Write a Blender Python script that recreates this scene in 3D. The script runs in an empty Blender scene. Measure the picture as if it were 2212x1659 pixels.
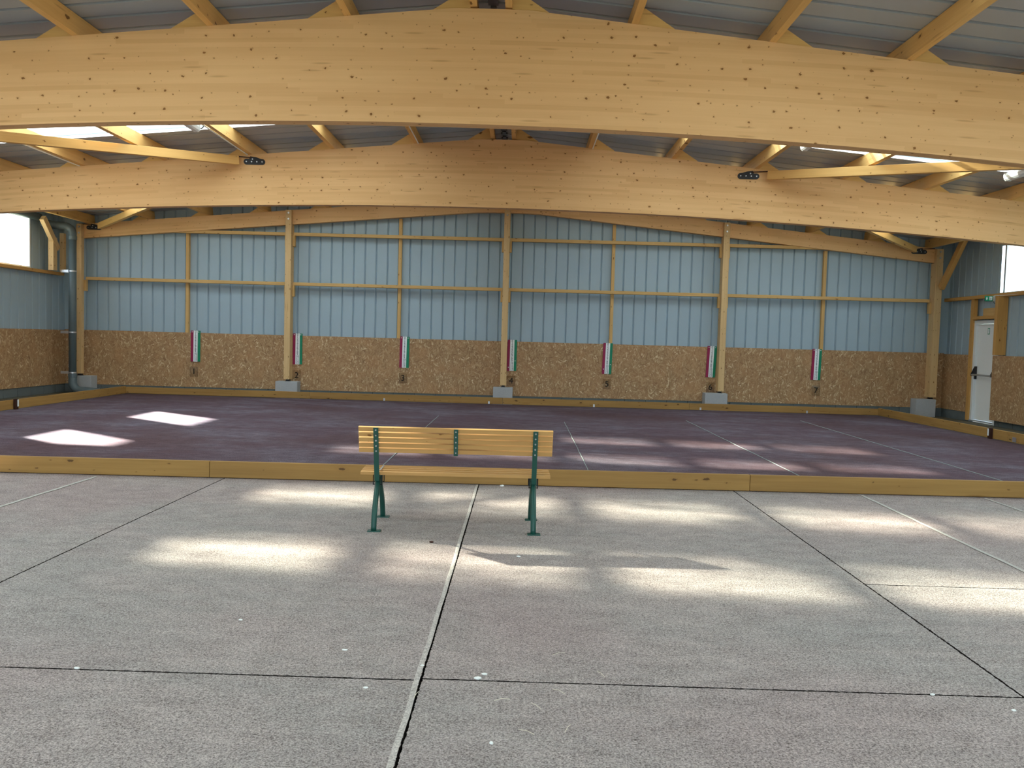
import bpy, bmesh, math, random
from mathutils import Vector, Matrix
random.seed(7)
SC = bpy.context.scene
COL = SC.collection

# ---------------------------------------------------------------- camera
cam_data = bpy.data.cameras.new('camera')
cam_data.sensor_fit = 'HORIZONTAL'
cam_data.sensor_width = 36.0
cam_data.lens = 1805.0 / 2212.0 * 36.0
cam_data.clip_start = 0.05
cam_data.clip_end = 500
cam = bpy.data.objects.new('camera', cam_data)
COL.objects.link(cam)
def _cam_matrix():
    f, cx, cy, sl, vp = 1805.0, 1106.0, 829.5, 0.028, (1127.0, 735.0)
    dy = Vector((vp[0] - cx, vp[1] - cy, f)).normalized()
    dx = Vector((1, sl, -((vp[0] - cx) + (vp[1] - cy) * sl) / f)).normalized()
    dx = (dx - dy * dx.dot(dy)).normalized()
    dz = dx.cross(dy)
    if dz.y > 0: dz = -dz
    m = Matrix((dx, dy, dz))                    # world = m @ (right, down, forward)
    c = m.transposed()
    r, d, w = m.col[0], m.col[1], m.col[2]
    return Matrix(((r.x, -d.x, -w.x, 0.4), (r.y, -d.y, -w.y, 0.0), (r.z, -d.z, -w.z, 1.5), (0, 0, 0, 1)))
cam.matrix_world = _cam_matrix()
SC.camera = cam

# ---------------------------------------------------------------- light and exposure
SC.view_settings.view_transform = 'Standard'
SC.view_settings.look = 'None'
SC.view_settings.gamma = 1.0
SC.view_settings.use_curve_mapping = False
SC.view_settings.exposure = 0.38
world = bpy.data.worlds.new('sky'); SC.world = world
world.use_nodes = True
_bg = world.node_tree.nodes['Background']
_bg.inputs['Color'].default_value = (0.74, 0.89, 1.0, 1)
_bg.inputs['Strength'].default_value = 4.2
SUN_DIR = Vector((1.187, -0.88, -0.80)).normalized()
sun_data = bpy.data.lights.new('sun', 'SUN')
sun_data.energy = 62.0
sun_data.angle = math.radians(1.3)
sun_data.color = (1.0, 0.955, 0.85)
sun = bpy.data.objects.new('sun', sun_data)
sun.rotation_euler = SUN_DIR.to_track_quat('-Z', 'Y').to_euler()
sun.location = (-20, 20, 20)
COL.objects.link(sun)
SC.cycles.max_bounces = 10
SC.cycles.diffuse_bounces = 6
SC.cycles.transparent_max_bounces = 12
SC.cycles.sample_clamp_indirect = 6.0
SC.cycles.use_denoising = True

# ---------------------------------------------------------------- node helpers
class N:
    def __init__(s, name):
        s.m = bpy.data.materials.new(name); s.m.use_nodes = True
        s.t = s.m.node_tree; s.t.nodes.clear()
        s.out = s.t.nodes.new('ShaderNodeOutputMaterial')
    def n(s, typ, **kw):
        nd = s.t.nodes.new(typ)
        for k, v in kw.items(): setattr(nd, k, v)
        return nd
    def l(s, a, b): s.t.links.new(a, b)
    def val(s, nd, i, v):
        if v is None: return
        if hasattr(v, 'is_linked') or isinstance(v, bpy.types.NodeSocket): s.l(v, nd.inputs[i])
        else: nd.inputs[i].default_value = v
    def math(s, op, a, b=None, c=None, clamp=False):
        nd = s.n('ShaderNodeMath', operation=op); nd.use_clamp = clamp
        s.val(nd, 0, a); s.val(nd, 1, b); s.val(nd, 2, c)
        return nd.outputs[0]
    def xyz(s, x=0.0, y=0.0, z=0.0):
        nd = s.n('ShaderNodeCombineXYZ'); s.val(nd, 0, x); s.val(nd, 1, y); s.val(nd, 2, z)
        return nd.outputs[0]
    def sep(s, v):
        nd = s.n('ShaderNodeSeparateXYZ'); s.l(v, nd.inputs[0]); return nd.outputs
    def obj(s): return s.n('ShaderNodeTexCoord').outputs['Object']
    def rnd(s): return s.n('ShaderNodeObjectInfo').outputs['Random']
    def noise(s, vec, scale, detail=2.0, rough=0.5, out='Fac'):
        nd = s.n('ShaderNodeTexNoise'); s.l(vec, nd.inputs['Vector'])
        nd.inputs['Scale'].default_value = scale; nd.inputs['Detail'].default_value = detail
        nd.inputs['Roughness'].default_value = rough
        return nd.outputs[out]
    def white(s, vec, out='Value', dim='3D'):
        nd = s.n('ShaderNodeTexWhiteNoise', noise_dimensions=dim); s.l(vec, nd.inputs['Vector']); return nd.outputs[out]
    def voro(s, vec, scale, feature='F1', dim='3D', rand=1.0):
        nd = s.n('ShaderNodeTexVoronoi', feature=feature, voronoi_dimensions=dim)
        s.l(vec, nd.inputs['Vector']); nd.inputs['Scale'].default_value = scale
        nd.inputs['Randomness'].default_value = rand
        return nd.outputs
    def ramp(s, fac, stops, interp='LINEAR'):
        nd = s.n('ShaderNodeValToRGB'); nd.color_ramp.interpolation = interp
        e = nd.color_ramp.elements
        while len(e) < len(stops): e.new(0.5)
        for k, (p, c) in enumerate(stops):
            e[k].position = p; e[k].color = (c[0], c[1], c[2], 1)
        s.l(fac, nd.inputs[0]); return nd.outputs[0]
    def mix(s, fac, a, b, mode='MIX'):
        nd = s.n('ShaderNodeMix', data_type='RGBA', blend_type=mode); nd.clamp_factor = True
        s.val(nd, 0, fac)
        for i, v in ((6, a), (7, b)):
            if isinstance(v, tuple): nd.inputs[i].default_value = (v[0], v[1], v[2], 1)
            else: s.l(v, nd.inputs[i])
        return nd.outputs[2]
    def smooth(s, v, a, b):
        nd = s.n('ShaderNodeMapRange', interpolation_type='SMOOTHSTEP'); s.val(nd, 0, v)
        s.val(nd, 1, a); s.val(nd, 2, b); nd.inputs[3].default_value = 0; nd.inputs[4].default_value = 1
        return nd.outputs[0]
    def bump(s, h, strength=0.3, dist=0.01):
        nd = s.n('ShaderNodeBump'); nd.inputs['Strength'].default_value = strength
        nd.inputs['Distance'].default_value = dist; s.l(h, nd.inputs['Height']); return nd.outputs[0]
    def pbr(s, col, rough=0.6, metal=0.0, spec=0.3, normal=None):
        b = s.n('ShaderNodeBsdfPrincipled')
        if isinstance(col, tuple): b.inputs['Base Color'].default_value = (col[0], col[1], col[2], 1)
        else: s.l(col, b.inputs['Base Color'])
        s.val(b, 'Roughness', rough); b.inputs['Metallic'].default_value = metal
        b.inputs['Specular IOR Level'].default_value = spec
        if normal is not None: s.l(normal, b.inputs['Normal'])
        s.l(b.outputs[0], s.out.inputs[0]); return s.m

def mat_plain(name, col, rough=0.6, metal=0.0, spec=0.3, var=0.08, scale=6.0):
    k = N(name)
    f = k.noise(k.obj(), scale, 4.0, 0.6)
    c = k.mix(f, tuple(x * (1 - var) for x in col), tuple(min(1, x * (1 + var)) for x in col))
    return k.pbr(c, rough, metal, spec)

def mat_timber(name, light, dark, knot=(0.17, 0.07, 0.015), lam=0.0, arch=0.0, ku=4.2, kv=5.2, kmin=0.42, krad=1.0, grain=0.5):
    """spruce: grain along local X, growth streaks, knots; lam>0 adds glued lamellas of that height"""
    k = N(name)
    o = k.sep(k.obj()); r = k.rnd()
    u = k.math('ADD', o[0], k.math('MULTIPLY', r, 37.0))
    v = k.math('ADD', o[2], o[1])
    if arch: v = k.math('ADD', v, k.math('MULTIPLY', k.math('MULTIPLY', o[0], o[0]), arch))
    v = k.math('ADD', v, k.math('MULTIPLY', r, 11.0))
    streak = k.noise(k.xyz(k.math('MULTIPLY', u, 0.9), k.math('MULTIPLY', v, 26.0), r), 1.0, 5.0, 0.6)
    blot = k.noise(k.xyz(k.math('MULTIPLY', u, 0.5), k.math('MULTIPLY', v, 2.5), r), 1.0, 3.0, 0.6)
    tone = k.math('ADD', k.math('MULTIPLY', streak, grain), k.math('MULTIPLY', blot, 1 - grain))
    tone = k.smooth(tone, 0.25, 0.8)
    if lam:
        row = k.math('FLOOR', k.math('DIVIDE', v, lam))
        off = k.math('MULTIPLY', k.white(k.xyz(row, 3.0, 1.0)), 9.0)
        piece = k.math('FLOOR', k.math('ADD', k.math('DIVIDE', u, 1.9), off))
        lt = k.white(k.xyz(row, piece, 5.0))
        lt = k.math('POWER', lt, 2.2)
        tone = k.math('ADD', k.math('MULTIPLY', tone, 0.45), k.math('MULTIPLY', lt, 0.45))
    col = k.mix(tone, light, dark)
    # dark resin dashes
    d = k.voro(k.xyz(k.math('MULTIPLY', u, 0.9), k.math('MULTIPLY', v, 9.0), 0.0), 1.0, dim='2D')
    dm = k.math('SUBTRACT', 1.0, k.smooth(d['Distance'], 0.03, 0.13))
    dm = k.math('MULTIPLY', dm, k.math('GREATER_THAN', k.sep(d['Color'])[0], 0.72))
    col = k.mix(k.math('MULTIPLY', dm, 0.4), col, (dark[0] * 0.62, dark[1] * 0.5, dark[2] * 0.4))
    # knots: a large and a small family
    for (su, sv, keep, rad, amt) in ((ku, kv, kmin, 0.10 * krad, 0.9), (ku * 1.7, kv * 1.7, kmin + 0.12, 0.085 * krad, 0.7)):
        w = k.noise(k.xyz(u, v, 0.0), 26.0, 3.0, 0.6, 'Color')
        p = k.n('ShaderNodeVectorMath', operation='MULTIPLY_ADD')
        k.l(w, p.inputs[0]); p.inputs[1].default_value = (0.22, 0.16, 0)
        k.l(k.xyz(k.math('MULTIPLY', u, su), k.math('MULTIPLY', v, sv), 0.0), p.inputs[2])
        q = k.voro(p.outputs[0], 1.0, dim='2D')
        cc = k.sep(q['Color'])
        rr = k.math('MULTIPLY', k.math('ADD', k.math('MULTIPLY', cc[0], 0.8), 0.25), rad)
        m = k.math('SUBTRACT', 1.0, k.smooth(q['Distance'], k.math('MULTIPLY', rr, 0.6), rr))
        keepm = k.math('GREATER_THAN', cc[1], keep)
        m = k.math('MULTIPLY', m, keepm)
        halo = k.math('MULTIPLY', k.math('SUBTRACT', 1.0, k.smooth(q['Distance'], rr, k.math('MULTIPLY', rr, 2.6))), keepm)
        col = k.mix(k.math('MULTIPLY', halo, 0.15), col, (dark[0] * 0.75, dark[1] * 0.6, dark[2] * 0.45))
        col = k.mix(k.math('MULTIPLY', m, amt), col, knot)
    return k.pbr(col, 0.62, 0.0, 0.25, k.bump(streak, 0.08, 0.004))

def mat_osb(name):
    k = N(name)
    o = k.sep(k.obj()); r = k.rnd()
    u = k.math('ADD', k.math('ADD', o[0], o[1]), k.math('MULTIPLY', r, 23.0)); v = o[2]
    best = None; colv = None
    for i, (ang, su, sv) in enumerate(((0.35, 11, 46), (1.45, 12, 52), (-0.55, 11, 44), (1.75, 12, 50), (0.95, 11, 46), (-1.15, 13, 52))):
        ca, sa = math.cos(ang), math.sin(ang)
        uu = k.math('ADD', k.math('MULTIPLY', u, ca), k.math('MULTIPLY', v, sa))
        vv = k.math('SUBTRACT', k.math('MULTIPLY', v, ca), k.math('MULTIPLY', u, sa))
        q = k.voro(k.xyz(k.math('ADD', k.math('MULTIPLY', uu, su), i * 3.7), k.math('MULTIPLY', vv, sv), 0.0), 1.0, dim='2D')
        c = k.sep(q['Color'])
        if best is None: best, colv = c[0], c[1]
        else:
            g = k.math('GREATER_THAN', c[0], best)
            colv = k.math('ADD', k.math('MULTIPLY', g, c[1]), k.math('MULTIPLY', k.math('SUBTRACT', 1.0, g), colv))
            best = k.math('MAXIMUM', best, c[0])
    fine = k.noise(k.xyz(u, v, r), 45.0, 3.0, 0.6)
    f = k.math('ADD', k.math('MULTIPLY', colv, 0.82), k.math('MULTIPLY', fine, 0.18))
    col = k.ramp(f, ((0.0, (0.19, 0.095, 0.044)), (0.18, (0.32, 0.185, 0.09)), (0.60, (0.41, 0.26, 0.135)), (0.82, (0.48, 0.33, 0.18)), (0.89, (0.68, 0.54, 0.34)), (1.0, (0.80, 0.69, 0.48))))
    big = k.noise(k.xyz(u, v, r), 2.2, 3.0, 0.6)
    col = k.mix(k.smooth(big, 0.35, 0.7), col, k.mix(0.5, col, (0.46, 0.255, 0.12)))
    return k.pbr(col, 0.55, 0.0, 0.3, k.bump(colv, 0.15, 0.003))

def mat_sand(name, lo, hi, patch, pink, g=1.0, fine=1.0, mid=0.35):
    k = N(name)
    p = k.obj(); q = k.sep(p)
    a = k.noise(p, 125.0 * fine, 3.0, 0.8)
    a2 = k.noise(p, 58.0 * fine, 2.0, 0.6)
    b = k.voro(p, 165.0 * fine)
    big = k.noise(p, 0.55, 4.0, 0.6)
    st = k.noise(k.xyz(k.math('ADD', k.math('MULTIPLY', q[0], 0.9), k.math('MULTIPLY', q[1], 0.5)), k.math('MULTIPLY', q[1], 2.4), 2.0), 1.0, 6.0, 0.68)
    hue = k.noise(p, 0.33, 3.0, 0.55)
    cell = k.sep(b['Color'])[0]
    f = k.math('ADD', k.math('MULTIPLY', k.smooth(a, 0.39, 0.60), 0.5), k.math('MULTIPLY', cell, 0.28))
    f = k.math('ADD', f, k.math('MULTIPLY', k.smooth(a2, 0.35, 0.65), 0.22))
    a3 = k.noise(k.xyz(k.math('MULTIPLY', q[0], 5.0), k.math('MULTIPLY', q[1], 8.0), 1.0), 1.0, 5.0, 0.7)
    f = k.math('ADD', f, k.math('MULTIPLY', k.math('SUBTRACT', a3, 0.5), mid))
    m = k.math('ADD', k.math('MULTIPLY', big, 0.5), k.math('MULTIPLY', st, 0.5))
    m = k.smooth(m, 0.40, 0.62)
    top = k.mix(m, hi, patch)
    top = k.mix(k.math('MULTIPLY', k.smooth(hue, 0.45, 0.65), 0.85), top, pink)
    col = k.mix(f, lo, top)
    dk = k.voro(p, 16.0); dkc = k.sep(dk['Color'])
    pm = k.math('MULTIPLY', k.math('SUBTRACT', 1.0, k.smooth(dk['Distance'], 0.04, 0.15)), k.math('GREATER_THAN', dkc[0], 0.86))
    col = k.mix(k.math('MULTIPLY', pm, 0.45), col, tuple(x * 0.5 for x in lo))
    h = k.math('ADD', a, k.math('MULTIPLY', b['Distance'], 0.5))
    return k.pbr(col, 0.95, 0.0, 0.1, k.bump(h, 0.75 * g, 0.012))

def mat_sheet(name, col, rough=0.45):
    k = N(name)
    p = k.obj()
    f = k.noise(p, 0.8, 4.0, 0.6); g = k.noise(p, 30.0, 3.0, 0.6)
    c = k.mix(f, tuple(x * 0.93 for x in col), tuple(x * 1.06 for x in col))
    c = k.mix(k.math('MULTIPLY', g, 0.12), c, tuple(x * 0.7 for x in col))
    return k.pbr(c, rough, 0.0, 0.35)

def mat_rooflight(name, clear, tint, glow, soft=True):
    """translucent profiled sheet: part of the sun goes straight through, the rest is scattered; a fade painted into its transparency softens the sun patches on the floor"""
    k = N(name)
    p = k.obj(); s = k.sep(p)
    tr = k.n('ShaderNodeBsdfTransparent')
    tl = k.n('ShaderNodeBsdfTranslucent'); tl.inputs[0].default_value = (*glow, 1)
    df = k.n('ShaderNodeBsdfDiffuse'); df.inputs[0].default_value = (*glow, 1)
    if soft:
        n1 = k.noise(k.xyz(k.math('MULTIPLY', s[0], 0.9), k.math('MULTIPLY', s[1], 2.0), 0.0), 1.0, 3.0, 0.55)
        edge = k.math('SUBTRACT', 1.0, k.smooth(k.math('ABSOLUTE', s[1]), 0.02, 0.62))
        a = k.math('MULTIPLY', k.smooth(n1, 0.22, 0.72), edge)
        c = k.mix(a, tuple(x * 0.06 for x in tint), tint)
        k.l(c, tr.inputs[0])
    else:
        tr.inputs[0].default_value = (*tint, 1)
    m0 = k.n('ShaderNodeMixShader'); m0.inputs[0].default_value = 0.15
    k.l(tl.outputs[0], m0.inputs[1]); k.l(df.outputs[0], m0.inputs[2])
    mx = k.n('ShaderNodeMixShader'); mx.inputs[0].default_value = clear
    k.l(m0.outputs[0], mx.inputs[1]); k.l(tr.outputs[0], mx.inputs[2])
    k.l(mx.outputs[0], k.out.inputs[0]); return k.m

def mat_glass(name, tint=(0.96, 0.98, 1.0), gloss=0.06):
    k = N(name)
    f = k.noise(k.obj(), 3.0, 2.0, 0.5)
    tr = k.n('ShaderNodeBsdfTransparent'); k.l(k.mix(f, tuple(x * 0.97 for x in tint), tint), tr.inputs[0])
    gl = k.n('ShaderNodeBsdfGlossy'); gl.inputs['Roughness'].default_value = 0.03
    mx = k.n('ShaderNodeMixShader'); mx.inputs[0].default_value = gloss
    k.l(tr.outputs[0], mx.inputs[1]); k.l(gl.outputs[0], mx.inputs[2]); k.l(mx.outputs[0], k.out.inputs[0]); return k.m

def mat_block(name, col):
    k = N(name); p = k.obj()
    a = k.noise(p, 40.0, 4.0, 0.7); b = k.noise(p, 3.0, 4.0, 0.6)
    c = k.mix(k.math('ADD', k.math('MULTIPLY', a, 0.5), k.math('MULTIPLY', b, 0.5)), tuple(x * 0.72 for x in col), tuple(x * 1.2 for x in col))
    return k.pbr(c, 0.9, 0, 0.1, k.bump(a, 0.4, 0.006))

M = {}
M['glulam'] = mat_timber('glulam_spruce', (0.84, 0.535, 0.255), (0.67, 0.385, 0.16), knot=(0.20, 0.075, 0.012), lam=0.045, arch=0.0055, kmin=0.40, krad=0.78)
M['purlin'] = mat_timber('purlin_spruce', (0.84, 0.54, 0.20), (0.68, 0.395, 0.13), ku=2.2, kv=4.0, kmin=0.6)
M['post'] = mat_timber('post_spruce', (0.74, 0.53, 0.275), (0.58, 0.385, 0.18), ku=4.5, kv=9.0, kmin=0.5)
M['rail'] = mat_timber('rail_spruce', (0.70, 0.46, 0.19), (0.54, 0.335, 0.125), ku=3.0, kv=9.0, kmin=0.65)
M['stud'] = mat_timber('frame_spruce', (0.66, 0.38, 0.12), (0.50, 0.27, 0.085), ku=3.0, kv=9.0, kmin=0.65)
M['board'] = mat_timber('plank_spruce', (0.42, 0.245, 0.075), (0.27, 0.15, 0.045), knot=(0.10, 0.05, 0.018), ku=2.6, kv=6.0, kmin=0.62, krad=1.0)
M['slat'] = mat_timber('slat_pine', (0.58, 0.345, 0.125), (0.44, 0.24, 0.08), ku=3.4, kv=12.0, kmin=0.72, krad=0.9)
M['osb'] = mat_osb('strand_board')
M['sand'] = mat_sand('crushed_stone_floor', (0.108, 0.088, 0.083), (0.71, 0.635, 0.605), (0.61, 0.58, 0.555), (0.64, 0.525, 0.515), 0.8, 1.0, 0.6)
M['sandlip'] = mat_sand('crushed_stone_lip', (0.30, 0.28, 0.26), (0.84, 0.80, 0.75), (0.74, 0.73, 0.69), (0.80, 0.74, 0.70), 0.7)
M['court'] = mat_sand('crushed_stone_court_dim', (0.045, 0.029, 0.038), (0.17, 0.114, 0.142), (0.245, 0.215, 0.265), (0.15, 0.088, 0.094), 0.6, 1.0, 1.1)  # same sand as the near floor, with its dimmer light painted in
M['dirt'] = mat_sand('bare_earth', (0.09, 0.085, 0.06), (0.27, 0.25, 0.19), (0.2, 0.19, 0.155), (0.25, 0.22, 0.16))
M['ground'] = mat_sand('outside_ground', (0.12, 0.13, 0.09), (0.24, 0.25, 0.18), (0.2, 0.21, 0.15), (0.24, 0.24, 0.18), 0.3)
M['clad'] = mat_sheet('wall_sheet_grey_blue', (0.375, 0.49, 0.575))
M['roof'] = mat_sheet('roof_sheet_grey', (0.40, 0.44, 0.47))
M['ridge'] = mat_sheet('ridge_dark', (0.10, 0.10, 0.11))
M['rooflight'] = mat_rooflight('rooflight_sheet', 0.50, (0.66, 0.67, 0.60), (0.50, 0.56, 0.60))
M['polycarb'] = mat_rooflight('side_light_sheet', 0.35, (0.9, 0.95, 1.0), (0.88, 0.92, 0.95), False)
M['glass'] = mat_glass('window_glass')
M['clear'] = mat_glass('clear_plate', (0.93, 0.92, 0.90), 0.04)
M['concrete'] = mat_block('concrete_block', (0.43, 0.45, 0.47))
M['plinth'] = mat_block('plinth_block', (0.14, 0.165, 0.17))
M['black'] = mat_plain('black_painted_steel', (0.012, 0.012, 0.016), 0.45, 0.0, 0.4)
M['steel'] = mat_plain('zinc_steel', (0.55, 0.56, 0.58), 0.35, 0.8, 0.5)
M['green'] = mat_plain('green_painted_steel', (0.008, 0.075, 0.058), 0.38, 0.0, 0.5)
M['pipe'] = mat_plain('grey_drain_pipe', (0.105, 0.145, 0.165), 0.4, 0.0, 0.4)
M['white'] = mat_plain('white_paint', (0.74, 0.79, 0.81), 0.4, 0.0, 0.4, 0.03)
M['doorleaf'] = mat_plain('door_leaf_white', (0.88, 0.91, 0.92), 0.45, 0.0, 0.4, 0.03, 2.0)
M['fixture'] = mat_plain('white_plastic', (0.80, 0.86, 0.88), 0.3, 0.0, 0.5, 0.03)
M['red'] = mat_plain('score_red', (0.30, 0.018, 0.08), 0.5, 0.0, 0.3, 0.1)
M['sgreen'] = mat_plain('score_green', (0.012, 0.24, 0.13), 0.5, 0.0, 0.3, 0.1)
M['swhite'] = mat_plain('score_white', (0.88, 0.93, 0.96), 0.5, 0.0, 0.3, 0.03)
M['ink'] = mat_plain('navy_ink', (0.02, 0.03, 0.07), 0.6, 0.0, 0.2)
M['blackink'] = mat_plain('black_ink', (0.012, 0.011, 0.010), 0.6, 0.0, 0.2)
M['exit'] = mat_plain('exit_green', (0.01, 0.25, 0.12), 0.4, 0.0, 0.3)
M['string'] = mat_plain('pale_cord', (0.33, 0.40, 0.39), 0.8, 0.0, 0.1)
M['chalk'] = mat_plain('chalky_cord', (0.50, 0.49, 0.46), 0.9, 0.0, 0.1, 0.25, 12.0)
M['stone'] = mat_plain('white_stone', (0.90, 0.93, 0.90), 0.7, 0.0, 0.2)
M['straw'] = mat_plain('dry_straw', (0.80, 0.76, 0.62), 0.8, 0.0, 0.1)
M['stake'] = mat_plain('dark_stake', (0.05, 0.022, 0.016), 0.8, 0.0, 0.1)
M['groove'] = mat_plain('groove_earth_shade', (0.035, 0.030, 0.028), 1.0, 0.0, 0.0)  # soil colour kept near black to paint in the shade of the grooves

# ---------------------------------------------------------------- mesh helpers
class MB:
    def __init__(s): s.v = []; s.f = []; s.mi = []
    def add(s, vs, fs, mi=0):
        o = len(s.v); s.v += [tuple(p) for p in vs]; s.f += [tuple(i + o for i in f) for f in fs]; s.mi += [mi] * len(fs); return s
    def box(s, a, b, mi=0, c=0.0):
        x0, y0, z0 = a; x1, y1, z1 = b
        if x1 < x0: x0, x1 = x1, x0
        if y1 < y0: y0, y1 = y1, y0
        if z1 < z0: z0, z1 = z1, z0
        bm = bmesh.new()
        g = bmesh.ops.create_cube(bm, size=1.0)
        for v in g['verts']:
            v.co = Vector((x0 + (v.co.x + .5) * (x1 - x0), y0 + (v.co.y + .5) * (y1 - y0), z0 + (v.co.z + .5) * (z1 - z0)))
        if c > 0:
            bmesh.ops.bevel(bm, geom=bm.edges[:], offset=min(c, .45 * min(x1 - x0, y1 - y0, z1 - z0)), segments=1, affect='EDGES')
        s.bm(bm, mi); return s
    def bm(s, bm, mi=0):
        bm.verts.index_update()
        s.add([v.co for v in bm.verts], [[v.index for v in f.verts] for f in bm.faces], mi); bm.free()
    def prism(s, poly, axis, a, b, mi=0):
        """poly: 2-D outline in the other two axes (x:(y,z) y:(x,z) z:(x,y)), extruded from a to b"""
        def P(p, t):
            return (t, p[0], p[1]) if axis == 'x' else ((p[0], t, p[1]) if axis == 'y' else (p[0], p[1], t))
        n = len(poly)
        s.add([P(p, a) for p in poly] + [P(p, b) for p in poly],
              [list(range(n))[::-1], list(range(n, 2 * n))] + [[i, (i + 1) % n, n + (i + 1) % n, n + i] for i in range(n)], mi)
        return s
    def tube(s, pts, r, seg=10, mi=0, cap=True, flat=1.0):
        pts = [Vector(p) for p in pts]; n = len(pts); vs = []; fs = []
        ref = Vector((0, 0, 1))
        d0 = (pts[1] - pts[0]).normalized()
        if abs(d0.dot(ref)) > .9: ref = Vector((1, 0, 0))
        a = d0.cross(ref).normalized()
        for i in range(n):
            d = (pts[min(i + 1, n - 1)] - pts[max(i - 1, 0)]).normalized()
            a = (a - d * a.dot(d)).normalized(); b = d.cross(a)
            rr = r[i] if isinstance(r, (list, tuple)) else r
            for k in range(seg):
                t = 2 * math.pi * k / seg
                vs.append(pts[i] + a * math.cos(t) * rr + b * math.sin(t) * rr * flat)
        for i in range(n - 1):
            for k in range(seg):
                fs.append([i * seg + k, i * seg + (k + 1) % seg, (i + 1) * seg + (k + 1) % seg, (i + 1) * seg + k])
        if cap: fs += [list(range(seg))[::-1], [(n - 1) * seg + k for k in range(seg)]]
        s.add(vs, fs, mi); return s
    def build(s, name, mats, parent=None, loc=(0, 0, 0), smooth=False, rel=True):
        """vertices are given in world space (or in the parent's space when it has one); the origin is set to loc"""
        me = bpy.data.meshes.new(name)
        L = Vector(loc)
        me.from_pydata([tuple(Vector(p) - L) for p in s.v], [], s.f)
        bm = bmesh.new(); bm.from_mesh(me); bmesh.ops.recalc_face_normals(bm, faces=bm.faces[:]); bm.to_mesh(me); bm.free()
        for m in (mats if isinstance(mats, (list, tuple)) else [mats]): me.materials.append(m)
        for p, i in zip(me.polygons, s.mi):
            p.material_index = i; p.use_smooth = smooth
        o = bpy.data.objects.new(name, me); COL.objects.link(o); o.location = L
        if parent is not None: o.parent = parent
        return o

def tag(o, label, cat, group=None):
    o['label'] = label; o['category'] = cat
    if group: o['group'] = group
    return o
def struct(o): o['kind'] = 'structure'; return o
def empty(name, loc, rz=0.0):
    o = bpy.data.objects.new(name, None); COL.objects.link(o); o.location = loc; o.rotation_euler = (0, 0, rz)
    o.empty_display_size = 0.1; return o
def timber(name, p0, p1, w, h, mat, parent=None, up=(0, 0, 1), c=0.004):
    """a squared timber: local X runs p0 -> p1, width w across, height h along 'up'"""
    p0, p1 = Vector(p0), Vector(p1)
    x = (p1 - p0).normalized(); z = Vector(up); z = (z - x * z.dot(x)).normalized(); y = z.cross(x)
    mb = MB().box((0, -w / 2, -h / 2), ((p1 - p0).length, w / 2, h / 2), c=c)
    o = mb.build(name, mat)
    mw = Matrix(((x.x, y.x, z.x, p0.x), (x.y, y.y, z.y, p0.y), (x.z, y.z, z.z, p0.z), (0, 0, 0, 1)))
    if parent is not None:
        o.parent = parent; o.matrix_parent_inverse = Matrix.Identity(4)
        o.matrix_local = parent.matrix_basis.inverted() @ mw
    else: o.matrix_world = mw
    return o
_fontcache = {}
def text_geo(txt, size):
    key = (txt, size)
    if key not in _fontcache:
        cu = bpy.data.curves.new('glyphs', 'FONT'); cu.body = txt; cu.size = size; cu.align_x = 'CENTER'; cu.align_y = 'CENTER'; cu.extrude = 0.0006; cu.resolution_u = 4
        ob = bpy.data.objects.new('glyphs', cu); COL.objects.link(ob)
        bpy.context.view_layer.update()
        dg = bpy.context.evaluated_depsgraph_get()
        me = ob.evaluated_get(dg).to_mesh()
        _fontcache[key] = ([v.co.copy() for v in me.vertices], [list(p.vertices) for p in me.polygons])
        ob.evaluated_get(dg).to_mesh_clear()
        bpy.data.objects.remove(ob); bpy.data.curves.remove(cu)
    return _fontcache[key]

# ---------------------------------------------------------------- the hall's measures
YB, XL, XR = 19.95, -10.6, 10.48           # inner faces of the back, left and right wall sheets
Y1, Y2, YE = 8.60, 14.10, 19.70            # front faces of the three roof beams in view
Y0 = -8.05                                 # the gable end behind the camera
def _k(y): return min(1.0, max(0.0, (y - Y1) / (Y2 - Y1)))
def ztop(x, y=None):                        # top of the beams (the roof is a touch steeper at the nearest beam)
    k = 1.0 if y is None else _k(y)
    return 4.86 - (0.0995 - 0.0055 * k) * abs(x) - (0.0055 - 0.0025 * k) * x
PUR = 0.22
def zroof(x, y=None): return ztop(x, y) + PUR
XE = 10.95

def rib_profile(a, b, pitch, groove, depth, phase=0.0):
    """list of (s, d): trapezoid ribs standing away from the room by depth"""
    pts = [(a, 0.0)]
    k = math.floor((a - phase) / pitch)
    while True:
        c = phase + k * pitch
        if c - groove > b: break
        for s, d in ((c - groove / 2 - .008, 0.0), (c - groove / 2 + .012, depth), (c + groove / 2 - .012, depth), (c + groove / 2 + .008, 0.0)):
            if a < s < b: pts.append((s, d))
        k += 1
    pts.append((b, 0.0)); return pts

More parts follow.
